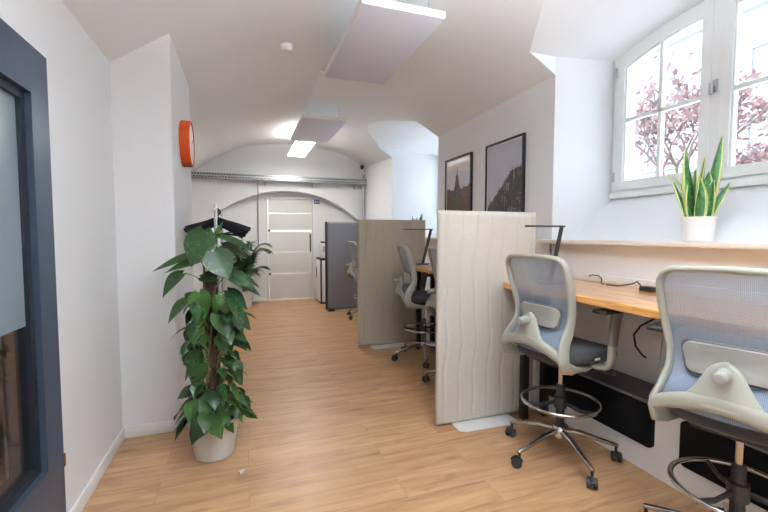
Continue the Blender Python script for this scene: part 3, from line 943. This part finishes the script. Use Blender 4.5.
for sy in (-.5, .5):
    m = MB(); m.cyl((0, sy, .03), (0, sy, zv(.92, 7.02 + sy) - 2.80 + .01), .0015, 6); m.build('suspension_wire', M['steel'], t)
def fill_lamp(y, label):  # unseen lamps added to brighten the room beyond what the windows give
    t = empty('ceiling_lamp', (.92, y, 2.50), label=label, cat='lamp')
    m = MB(); m.box(-.16, .16, -.62, .62, .004, .03, .005); m.build('housing', M['white_paint'], t)
    m = MB(); m.box(-.15, .15, -.61, .61, 0, .006); m.build('diffuser', M['led_dim'], t, smooth=False)
    m = MB(); m.box(-.12, .12, -.58, .58, .030, .034); m.build('uplight', M['led_up'], t, smooth=False)
    for sy in (-.5, .5):
        m = MB(); m.cyl((0, sy, .03), (0, sy, zv(.92, y + sy) - 2.50 + .01), .0015, 6); m.build('suspension_wire', M['steel'], t)
fill_lamp(.80, 'white rectangular ceiling lamp hanging next before the nearest acoustic panel')
fill_lamp(-1.6, 'white rectangular ceiling lamp hanging farthest behind the camera')
m = MB(); m.box(.5, .8, 9.3, 10.5, 2.50, 2.55); o = m.build('ceiling_lamp', M['led'], smooth=False)  # glowing box added out of view to brighten the glass door's stripes
tag(o, 'lit ceiling lamp in the passage behind the glass door', 'lamp')
# supply cable running from panel to panel
m = MB()
m.tube([(.735, 3.70, 2.845), (.73, 3.85, 2.90), (.725, 4.2, 2.925), (.72, 4.7, 2.91), (.715, 5.05, 2.87), (.715, 5.12, 2.845)], .006, 8)
m.box(.70, .745, 3.84, 3.90, 2.885, 2.915, .004)
o = m.build('supply_cable', M['white_paint']); tag(o, 'thin white cable linking the two acoustic panels under the vault', 'cable')
# smoke detector
zc = zv(.37, 3.66)
t = empty('smoke_detector', (.37, 3.66, zc - .05), label='small round white smoke detector on the vault above the pier', cat='smoke detector')
m = MB(); m.lathe([(.0, 0), (.035, 0), (.042, .006), (.044, .018), (.052, .024), (.052, .062), (0, .062)], 28); m.build('body', M['white_paint'], t)
m = MB(); m.lathe([(.0, -.004), (.008, -.004), (.009, .001), (0, .001)], 12); m.build('sensor', M['steel'], t)
# security camera
t = empty('security_camera', (2.34, 8.20, 2.77), label='small dark dome camera in the back corner under the vault', cat='camera')
m = MB(); m.box(-.03, .03, .05, .17, .00, .05, .01); m.build('mount', M['white_paint'], t)
m = MB(); m.lathe([(0, -.05), (.022, -.043), (.034, -.02), (.037, 0), (.037, .02), (.024, .04), (0, .043)], 20); m.build('dome', M['black_plastic'], t)
# cable tray across the back wall
t = empty('cable_tray', (.6, 8.20, 2.42), label='galvanised perforated cable tray spanning the back wall above the arch', cat='cable tray')
m = MB()
m.box(-1.79, 1.84, -.002, .0, 0, .10)
m.box(-1.79, 1.84, 0, .14, 0, .002)
m.box(-1.79, 1.84, .138, .14, 0, .06)
m.mi = 1
for k in range(72):
    x = -1.77 + 3.6 * k / 72
    for z in (.024, .074): m.box(x + (.022 if z > .03 else 0), x + .032 + (.022 if z > .03 else 0), -.0035, -.0015, z - .012, z + .012)
o = m.build('channel', [M['galva'], M['black_metal']], t, smooth=False)
for x in (-.2, .72, 1.62):
    m = MB(); m.box(x - .018, x + .018, .0, .20, -.02, .0, .002); m.prism([(x - .018, -.02), (x + .018, -.02), (x + .018, -.10), (x - .018, -.07)], 'y', .17, .20)
    m.build('bracket', M['steel'], t, smooth=False)
m = MB(); m.cyl((2.40, 8.30, 0), (2.40, 8.30, 2.62), .028, 14)
o = m.build('drain_pipe', M['galva']); tag(o, 'grey metal pipe standing upright in the back right corner', 'pipe')
t = empty('conduit', (.27, 8.385, 0), label='thin grey conduit running down the back wall left of the glass door', cat='conduit')
m = MB(); m.tube([(0, 0, 2.43), (0, 0, 2.20), (0, .02, 2.15), (0, .22, 2.10), (0, .255, 2.05), (0, .258, 1.15)], .010, 10); m.build('tube', M['steel'], t)
for z in (1.25, 1.6, 1.9):
    m = MB(); m.box(-.016, .016, .245, .272, z - .012, z + .012, .003); m.build('clip', M['steel'], t)
# sign by the door
t = empty('door_sign', (1.47, YBR, 2.02), label='small blue sign at the upper right corner of the glass door', cat='sign')
m = MB(); m.box(-.06, .06, -.012, 0, 0, .085, .004); m.build('plate', M['blue_sign'], t)
m = MB(); m.box(-.042, -.012, -.0135, -.011, .025, .06, .001); m.box(.004, .042, -.0135, -.011, .048, .058, .001); m.box(.004, .042, -.0135, -.011, .028, .038, .001); m.build('pictogram', M['sign_white'], t)

# wall clock on the pier
t = empty('wall_clock', (XP, 3.57, 2.088), label='round wall clock with a thick orange rim on the white pier', cat='clock')
m = MB(); m.lathe([(.0, .0), (.175, 0), (.178, .004), (.178, .066), (.172, .072), (.163, .072), (.160, .062), (0, .062)], 48, (0, 0, 0), 'x'); m.build('rim', M['orange'], t, angle=30)
m = MB(); m.lathe([(0, .063), (.160, .063), (.160, .065), (0, .065)], 48, (0, 0, 0), 'x'); m.build('face', M['clock_face'], t)
m = MB()
for (ang, L, w) in ((60, .09, .006), (170, .13, .004)):
    a = R(ang); m.sweep([(.068, 0, 0), (.068, L * math.sin(a), L * math.cos(a))], lambda u: (w, .001), hint=(0, math.cos(a), -math.sin(a)), seg=6)
m.build('hand', M['black_metal'], t)

# ------------------------------------------------------------------ coat rail and hangers
t = empty('coat_rail', (-.195, 3.60, 0), label='white metal coat rail standing beside the pier behind the climbing plant', cat='coat rail')
for y in (-.40, .40):
    m = MB(); m.sweep([(0, y, .03), (0, y, 1.0), (0, y, 1.60)], lambda u: (.013, .013), seg=12, e=.7); m.build('upright', M['chrome'], t)
    m = MB(); m.sweep([(-.13, y, .02), (.13, y, .02)], lambda u: (.013, .013), seg=12, e=.7); m.build('foot', M['chrome'], t)
m = MB(); m.cyl((0, -.44, 1.56), (0, .44, 1.56), .011, 14); m.build('rod', M['chrome'], t)
def make_hanger(loc, rz, label):
    t = empty('coat_hanger', loc, rz, label=label, cat='coat hanger', group='black coat hangers on the rail')
    m = MB()
    pts = []
    for k in range(19):
        s = -1 + 2 * k / 18; a = abs(s)
        z = -.085 - .085 * a ** 1.25 + .012 * math.exp(-(s / .12) ** 2)
        pts.append((s * .222, .012 * a * a, z))
    m.sweep(pts, lambda u: (.028 - .010 * abs(2 * u - 1), .014), hint=(0, 0, 1), seg=10)
    m.sweep([(-.20, 0, -.165), (0, 0, -.178), (.20, 0, -.165)], lambda u: (.005, .005), seg=8)
    m.build('shoulder', M['velvet'], t)
    m = MB()
    hk = [(0, 0, -.08), (0, 0, -.03)] + [(.018 * math.cos(R(b)) - .0, 0, -.0 + .018 * math.sin(R(b))) for b in range(-60, 190, 25)]
    m.tube(hk, .004, 8); m.build('hook', M['black_metal'], t)
    return t
HL = ['foremost of the black velvet hangers on the coat rail, turned a little left',
      'black velvet hanger just behind the foremost one on the coat rail',
      'black velvet hanger in the middle of the cluster on the coat rail',
      'black velvet hanger just behind the middle one on the coat rail',
      'rearmost of the black velvet hangers on the coat rail']
h0 = make_hanger((0, 0, 0), 0, HL[0])
for k in range(5):
    o = h0 if k == 0 else copy_tree(h0)
    o.location = (-.195, 3.27 + .075 * k, 1.56 - .0025); o.rotation_euler = (0, R((-3, 5, -7, 4, 9)[k]), R((-16, -9, -1, 7, 15)[k])); o['label'] = HL[k]

# ------------------------------------------------------------------ plants
def leaf(m, base, d, nrm, L, W, droop=.15, fold=.25, curl=0.0, heart=True, nu=8, mi=None):
    d = Vector(d).normalized(); nrm = Vector(nrm); nrm = (nrm - d * nrm.dot(d)).normalized()
    sd = d.cross(nrm)
    tab = [(0, .30), (.08, .72), (.22, .98), (.38, 1.0), (.55, .84), (.72, .56), (.88, .24), (1, .012)] if heart else [(0, .3), (.2, .8), (.5, 1), (.8, .6), (1, .02)]
    def f(u, v):
        s = -1 + 2 * v; a = abs(s)
        w = W * interp(tab, u)
        back = -.13 * L * a * max(0, 1 - u * 5) if heart else 0
        p = Vector(base) + d * (L * u + back) + sd * (s * w)
        p += nrm * (fold * a * w - droop * L * u * u - curl * a * a * w)
        return p
    m.grid(f, nu, 4)

t = empty('climbing_plant', (-.20, 2.70, 0), label='tall green climbing plant on a coir pole in a pale pot on the floor', cat='plant')
m = MB(); m.lathe([(.0, .0), (.110, 0), (.118, .006), (.143, .222), (.147, .226), (.147, .238), (.139, .238), (.134, .222), (.13, .19), (0, .185)], 40); m.build('pot', M['pot_grey'], t, angle=30)
m = MB(); m.lathe([(0, .196), (.08, .20), (.134, .192)], 28); m.build('soil', M['soil'], t)
m = MB(); m.lathe([(.0, .15)] + [(.034 + .003 * math.sin(k * 2.1), .15 + 1.0 * k / 24) for k in range(25)] + [(0, 1.155)], 20); m.build('coir_pole', M['coir'], t)
rnd = random.Random(21)
mf = MB(); ms = MB()
def pothos_leaf(z, az, reach, L, tilt, face=None, W=None, droop=None, rise=.04):
    c, s = math.cos(az), math.sin(az)
    b0 = V(.035 * c, .035 * s, z - .05); b1 = V(reach * c, reach * s, z + rise * .4)
    mid = (b0 + b1) / 2 + V(0, 0, rise)
    pts = [b0 * (1 - u) ** 2 + mid * 2 * u * (1 - u) + b1 * u * u for u in [k / 6 for k in range(7)]]
    ms.tube(pts, .0030, 6)
    d = V(c * math.cos(tilt), s * math.cos(tilt), -math.sin(tilt))
    if face is not None: d = Vector(face[0]); n = Vector(face[1])
    else:
        d += V(rnd.uniform(-.35, .35), rnd.uniform(-.35, .35), 0)
        n = V(c * math.sin(tilt), s * math.sin(tilt), math.cos(tilt)) + V(rnd.uniform(-.55, .55), rnd.uniform(-.55, .55), rnd.uniform(-.1, .4))
    leaf(mf, b1, d, n, L, (W or L * rnd.uniform(.34, .42)), droop if droop is not None else rnd.uniform(.08, .38), rnd.uniform(.15, .5), rnd.uniform(0, .3))
# the big leaves near the top, as they hang in the photograph (x right, y away from the camera)
pothos_leaf(1.385, R(200), .035, .235, 0, ((-.30, -.30, -.88), (-.25, -.93, .28)), .092, .06)
pothos_leaf(1.255, R(-70), .07, .19, 0, ((.42, -.30, -.80), (.05, -.88, .46)), .088, .05)
pothos_leaf(1.33, R(60), .04, .13, 0, ((.40, .0, .95), (.5, -.8, -.2)), .018, -.1)
pothos_leaf(1.345, R(10), .05, .25, 0, ((.93, -.12, -.30), (.15, -.40, .9)), .045, .14)
pothos_leaf(1.29, R(30), .08, .17, 0, ((.85, -.12, -.30), (.10, -.60, .8)), .05, .2)
pothos_leaf(1.245, R(180), .10, .24, 0, ((-.95, -.1, -.36), (-.15, -.55, .85)), .038, .10)
pothos_leaf(1.20, R(185), .06, .20, 0, ((-.93, -.15, -.22), (-.1, -.6, .8)), .036, .14)
pothos_leaf(1.125, R(190), .155, .17, 0, ((-.72, -.2, -.55), (-.35, -.65, .66)), .052, .35)
pothos_leaf(1.10, R(205), .06, .11, 0, ((.85, -.35, -.1), (.05, -.7, .7)), .038, .1)
pothos_leaf(1.13, R(-15), .10, .22, 0, ((.92, -.1, -.36), (.25, -.45, .85)), .048, .16)
pothos_leaf(1.10, R(-35), .13, .22, 0, ((.90, -.25, -.42), (.25, -.55, .8)), .046, .18)
pothos_leaf(1.02, R(-40), .13, .16, 0, ((.75, -.2, -.60), (.4, -.6, .7)), .056, .2)
pothos_leaf(1.01, R(215), .08, .17, 0, ((.20, -.4, -.88), (-.3, -.85, .35)), .070, .08)
pothos_leaf(.965, R(190), .13, .17, 0, ((-.75, -.2, -.62), (-.4, -.6, .68)), .044, .25)
pothos_leaf(.95, R(-25), .11, .16, 0, ((.65, -.25, -.7), (.45, -.65, .6)), .060, .15)
pothos_leaf(.90, R(-20), .13, .17, 0, ((.70, -.2, -.68), (.45, -.6, .65)), .062, .2)
pothos_leaf(.90, R(-60), .09, .18, 0, ((.30, -.45, -.85), (.35, -.8, .45)), .066, .1)
z = 1.0; az = .3
while z > .26:
    az += 2.35 + rnd.uniform(-.6, .6)
    f = (z - .26) / .74
    if z > .42 and abs((math.degrees(az) + 90 + 180) % 360 - 180) < 20: az += R(50)   # the pole shows between the leaves
    reach = lerp(.07, .115, f) + rnd.uniform(-.02, .06)
    L = rnd.uniform(.075, .130) * lerp(.95, 1.08, f)
    pothos_leaf(z, az, reach, L, rnd.uniform(.15, 1.2))
    z -= .0052
for k in range(44):
    az = 2 * PI * k / 44 + rnd.uniform(-.2, .2)
    pothos_leaf(rnd.uniform(.24, .38), az, rnd.uniform(.09, .19), rnd.uniform(.09, .14), rnd.uniform(.2, 1.0))
mf.build('foliage', M['pothos'], t, angle=80, recalc=False)
ms.build('petiole', M['stem'], t)
for k in range(4):
    m = MB(); a0 = 1.6 * k
    m.tube([(.042 * math.cos(a0 + 2.2 * q / 20), .042 * math.sin(a0 + 2.2 * q / 20), .19 + (1.12 - .12 * k) * q / 20) for q in range(21)], .006, 7)
    m.build('vine', M['stem_brown'], t)

# potted palm by the back wall
t = empty('potted_palm', (-.02, 8.08, 0), label='dark green feathery palm in a white pot beside the back wall', cat='plant')
m = MB(); m.lathe([(0, 0), (.12, 0), (.128, .008), (.155, .30), (.158, .31), (.148, .31), (.14, .27), (0, .265)], 32); m.build('pot', M['pot_white'], t, angle=30)
m = MB(); m.lathe([(0, .275), (.147, .27)], 24); m.build('soil', M['soil'], t)
mf = MB(); ms = MB()
rp = random.Random(5)
for k in range(24):
    az = 2.4 * k + rp.uniform(-.3, .3); c, s = math.cos(az), math.sin(az)
    H = rp.uniform(.45, 1.05); reach = rp.uniform(.18, .50)
    if s > .2: reach = min(reach, .16)
    if c < -.4: reach = min(reach, .42)
    P0 = V(.03 * c, .03 * s, .27); P1 = V(.10 * c, .10 * s, .27 + H); P2 = V(reach * c, reach * s, .27 + H * .92)
    pts = [P0 * (1 - u) ** 2 + P1 * 2 * u * (1 - u) + P2 * u * u for u in [q / 18 for q in range(19)]]
    ms.tube(pts, .005, 6, r2=.002)
    for q in range(6, 19):
        tdir = (pts[min(q + 1, 18)] - pts[q - 1]).normalized()
        sd = tdir.cross(V(0, 0, 1)).normalized()
        for sg in (-1, 1):
            d = tdir * .75 + sd * sg * .6 + V(0, 0, -.22)
            leaf(mf, pts[q], d, V(0, 0, 1), rp.uniform(.18, .26) * (1.1 - .03 * (q - 6)), .017, .3, .3, heart=False, nu=4)
mf.build('foliage', M['palm'], t, angle=80, recalc=False)
ms.build('frond_stem', M['stem'], t)

# snake plants on the window ledges
def make_snake(name, loc, rz, label, seed, blades):
    t = empty(name, loc, rz, label=label, cat='plant', group='snake plants on the window ledges')
    m = MB(); m.lathe([(0, 0), (.066, 0), (.073, .006), (.083, .135), (.086, .139), (.086, .144), (.079, .144), (.075, .12), (0, .115)], 36); m.build('pot', M['pot_white'], t, angle=30)
    m = MB(); m.lathe([(0, .122), (.076, .118)], 24); m.build('soil', M['soil'], t)
    for (bx_, by_, dx, dy, H, W, tw, cv) in blades:
        m = MB()
        def f(u, v):
            s = -1 + 2 * v
            w = 1.4 * W * interp([(0, .5), (.2, .85), (.5, 1), (.75, .8), (.92, .36), (1, .03)], u)
            a = tw + .8 * u * math.copysign(1, tw)
            c, sn = math.cos(a), math.sin(a)
            p = V(bx_ + dx * u ** 1.5, by_ + dy * u ** 1.5, .11 + H * u)
            o = s * w
            n_ = cv * (s * s) * w * .55
            return p + V(c * o - sn * n_, sn * o + c * n_, 0)
        m.grid(f, 16, 8, lambda u, v: 1 if (v < .12 or v > .88) else 0)
        o = m.build('leaf', [M['snake_mid'], M['snake_edge']], t, angle=80)
        md = o.modifiers.new('s', 'SOLIDIFY'); md.thickness = .003; md.offset = 0
    return t
# camera looks along about (0.8, 0.55): left in the picture is (-.55, .8) here, written in local x = picture right
B = [(-.025, .0, -.045, .02, .44, .030, .25, 1), (.035, .0, .062, .0, .50, .024, -.5, 1), (-.05, .0, -.10, .03, .30, .019, .6, 1), (-.045, .02, -.075, -.02, .27, .022, .3, -1),
     (-.01, -.02, -.012, -.02, .27, .030, .15, -1), (.02, .02, .015, .02, .39, .020, .9, 1), (.005, .0, .025, -.03, .29, .026, -.2, 1), (.03, -.02, .022, -.02, .24, .027, -.4, -1),
     (.045, .01, .105, .01, .23, .020, -.5, 1), (-.03, -.01, -.04, -.03, .22, .024, .4, 1), (.0, .03, .0, .04, .33, .018, 1.2, 1)]
make_snake('snake_plant', (2.50, 1.64, SILLZ), R(-38), 'snake plant with yellow edged leaves in a white pot on the near window ledge', 1, B)
make_snake('snake_plant', (2.50, 5.72, SILLZ), R(10), 'snake plant whose leaf tips show above the beige divider at the far window', 2, [b[:4] + (b[4] * .50,) + b[5:] for b in B])

# ------------------------------------------------------------------ small things
t = empty('door_stop', (-.037, 2.41, 0), R(25), label='tiny white and black plastic door stop lying on the floor before the potted plant', cat='door stop')
m = MB(); m.box(-.017, .017, -.010, .010, 0, .018, .006, 3); m.build('body', M['white_paint'], t)
m = MB(); m.lathe([(0, -.018), (.006, -.018), (.006, .018), (0, .018)], 10, (0, 0, .009), 'x'); m.lathe([(0, -.0115), (.003, -.0115), (.003, .0), (0, .0)], 8, (.006, 0, .01), 'y'); m.build('pin', M['black_plastic'], t)

# cabinet and dispenser by the back wall
t = empty('cabinet', (1.68, 8.14, 0), label='low white cabinet with a black frame behind the blue-grey divider', cat='cabinet')
m = MB(); rframe(m, -.24, .24, 0, .90, .02, .02, .02, .02, -.28, .28, .002); m.box(-.26, .26, -.22, .22, .02, .88); o = m.build('body', M['black_metal'], t, smooth=False)
m = MB(); m.box(-.288, -.262, -.215, .215, .04, .86, .003); dr = m.build('door', M['white_paint'], t)
m = MB(); m.box(-.30, -.288, .12, .135, .5, .7, .003); m.build('handle', M['black_metal'], dr)
m = MB(); m.box(-.25, .25, -.244, -.22, .04, .86, .003); m.build('side_panel', M['white_paint'], t)
t = empty('coffee_machine', (1.52, 8.12, .90), label='small white dispenser standing on the low cabinet beside the divider', cat='dispenser')
m = MB(); m.box(-.075, .075, -.1, .1, 0, .30, .012); m.build('body', M['white_paint'], t)
m = MB(); m.box(-.05, .05, -.104, -.098, .12, .24, .004); m.build('front_panel', M['steel'], t)
m = MB(); m.box(-.065, .065, -.085, .085, .30, .33, .006); m.build('lid', M['black_plastic'], t)
# things seen through the clear lower glass of the navy door
t = empty('wardrobe', (-2.35, 2.75, 0), label='dark brown wardrobe seen through the clear glass of the navy door', cat='wardrobe')
m = MB(); m.box(-.9, .95, -.35, .35, 0, 2.2, .004); m.build('body', M['dark_wood'], t)
for x in (-.44, .47):
    m = MB(); m.box(x - .44, x + .46, -.37, -.352, .06, 2.16, .003); dr = m.build('door', M['dark_wood'], t)
    m = MB(); m.cyl((x - .3, -.385, .52), (x + .1, -.385, .52), .006, 8); m.build('handle', M['steel'], dr)

# ------------------------------------------------------------------ outside
m = MB(); m.box(3.2, 40, -25, 45, .2, .35); o = m.build('pavement', M['pavement'], smooth=False); tag(o, kind='structure')
t = empty('building', (17, 10, .35), label='pale plastered house across the street outside the window', cat='building')
m = MB(); m.box(0, 6, -16, 6.5, 0, 9.2); m.build('wall', M['facade'], t, smooth=False)
m = MB(); m.box(-.25, .0, -16, 6.5, 8.9, 9.3); m.box(-.12, 0, -16, 6.5, 3.0, 3.2); m.build('cornice', M['facade_trim'], t, smooth=False)
m = MB(); m.prism([(-.4, 9.2), (6, 9.2), (6, 12.5), (3.0, 12.5)], 'y', -16, 6.5); m.build('roof', M['facade_trim'], t, smooth=False)
for y in (-12.4, -8.6, -4.8, -1.0, 2.8):
    for z in (1.3, 3.85, 6.3):
        m = MB(); rframe(m, y - .7, y + .7, z, z + 1.35, .13, .13, .13, .13, -.08, .05, 0); m.box(-.16, .02, y - .8, y + .8, z - .1, z)
        m.box(-.04, .03, y - .03, y + .03, z, z + 1.35); m.box(-.04, .03, y - .7, y + .7, z + .85, z + .91)
        f = m.build('window', M['facade_trim'], t, smooth=False)
        m = MB(); m.box(-.02, .02, y - .65, y + .62, z + .08, z + 1.27); m.build('pane', M['facade_glass'], f, smooth=False)
def make_tree(loc, h, label, seed, spread):
    t = empty('street_tree', loc, 0, label=label, cat='tree', group='red leaved trees outside the window')
    rt = random.Random(seed); mt = MB(); ml = MB()
    def branch(p, d, L, r, lev):
        q = p + d * L
        mt.tube([p, (p + q) / 2 + V(rt.uniform(-.05, .05), rt.uniform(-.05, .05), 0) * L, q], r, 6, r2=r * .6)
        if lev >= 2:
            for k in range(9):
                b = p.lerp(q, rt.uniform(.1, 1.1)) + V(rt.gauss(0, .14), rt.gauss(0, .14), rt.gauss(0, .14))
                leaf(ml, b, V(rt.gauss(0, 1), rt.gauss(0, 1), rt.gauss(-.4, .6)), V(rt.gauss(0, 1), rt.gauss(0, 1), 1), rt.uniform(.09, .15), .04, .1, .2, heart=False, nu=2)
        if lev < 4:
            for k in range(3 if lev else 4):
                a = 2 * PI * (k + rt.random()) / 3
                nd = (d + V(math.cos(a), math.sin(a), rt.uniform(0, .4)) * spread).normalized()
                branch(q, nd, L * rt.uniform(.6, .78), r * .6, lev + 1)
    branch(V(0, 0, 0), V(0, 0, 1), h * .36, .07, 0)
    mt.build('trunk', M['trunk'], t); ml.build('foliage', M['redleaf'], t, angle=80, recalc=False)
    return t
make_tree((8.2, 5.75, .35), 4.1, 'reddish leaved tree outside behind the left casement of the window', 3, .55)
make_tree((9.6, 4.6, .35), 3.0, 'smaller reddish leaved tree outside behind the right casement', 8, .6)

# ------------------------------------------------------------------ light
w = bpy.data.worlds.new('sky'); SC.world = w; w.use_nodes = True
bg = w.node_tree.nodes['Background']
bg.inputs['Color'].default_value = (.74, .87, 1.0, 1); bg.inputs['Strength'].default_value = 5.4
for i, c in enumerate(NICHES):
    L = bpy.data.lights.new('daylight_portal', 'AREA'); L.shape = 'RECTANGLE'; L.size = 1.3; L.size_y = 1.7
    L.cycles.is_portal = True
    o = bpy.data.objects.new('daylight_portal', L); COL.objects.link(o)
    o.location = (XWS[i] + .16, c, 2.3); o.rotation_euler = (0, R(90), 0)

# ------------------------------------------------------------------ camera
cam = bpy.data.cameras.new('camera'); cam.sensor_fit = 'HORIZONTAL'; cam.sensor_width = 36; cam.lens = 405 / 768 * 36
cam.clip_start = .03
co = bpy.data.objects.new('camera', cam); COL.objects.link(co)
co.location = (0, 0, 1.38); co.rotation_euler = (R(90) - math.atan(22 / 405), 0, R(-19))
SC.camera = co
SC.view_settings.view_transform = 'Standard'; SC.view_settings.look = 'None'
SC.view_settings.exposure = 0.82; SC.view_settings.gamma = 1.0
SC.cycles.max_bounces = 10; SC.cycles.diffuse_bounces = 6; SC.cycles.transparent_max_bounces = 16
SC.cycles.sample_clamp_indirect = 8
SC.cycles.caustics_reflective = False; SC.cycles.caustics_refractive = False
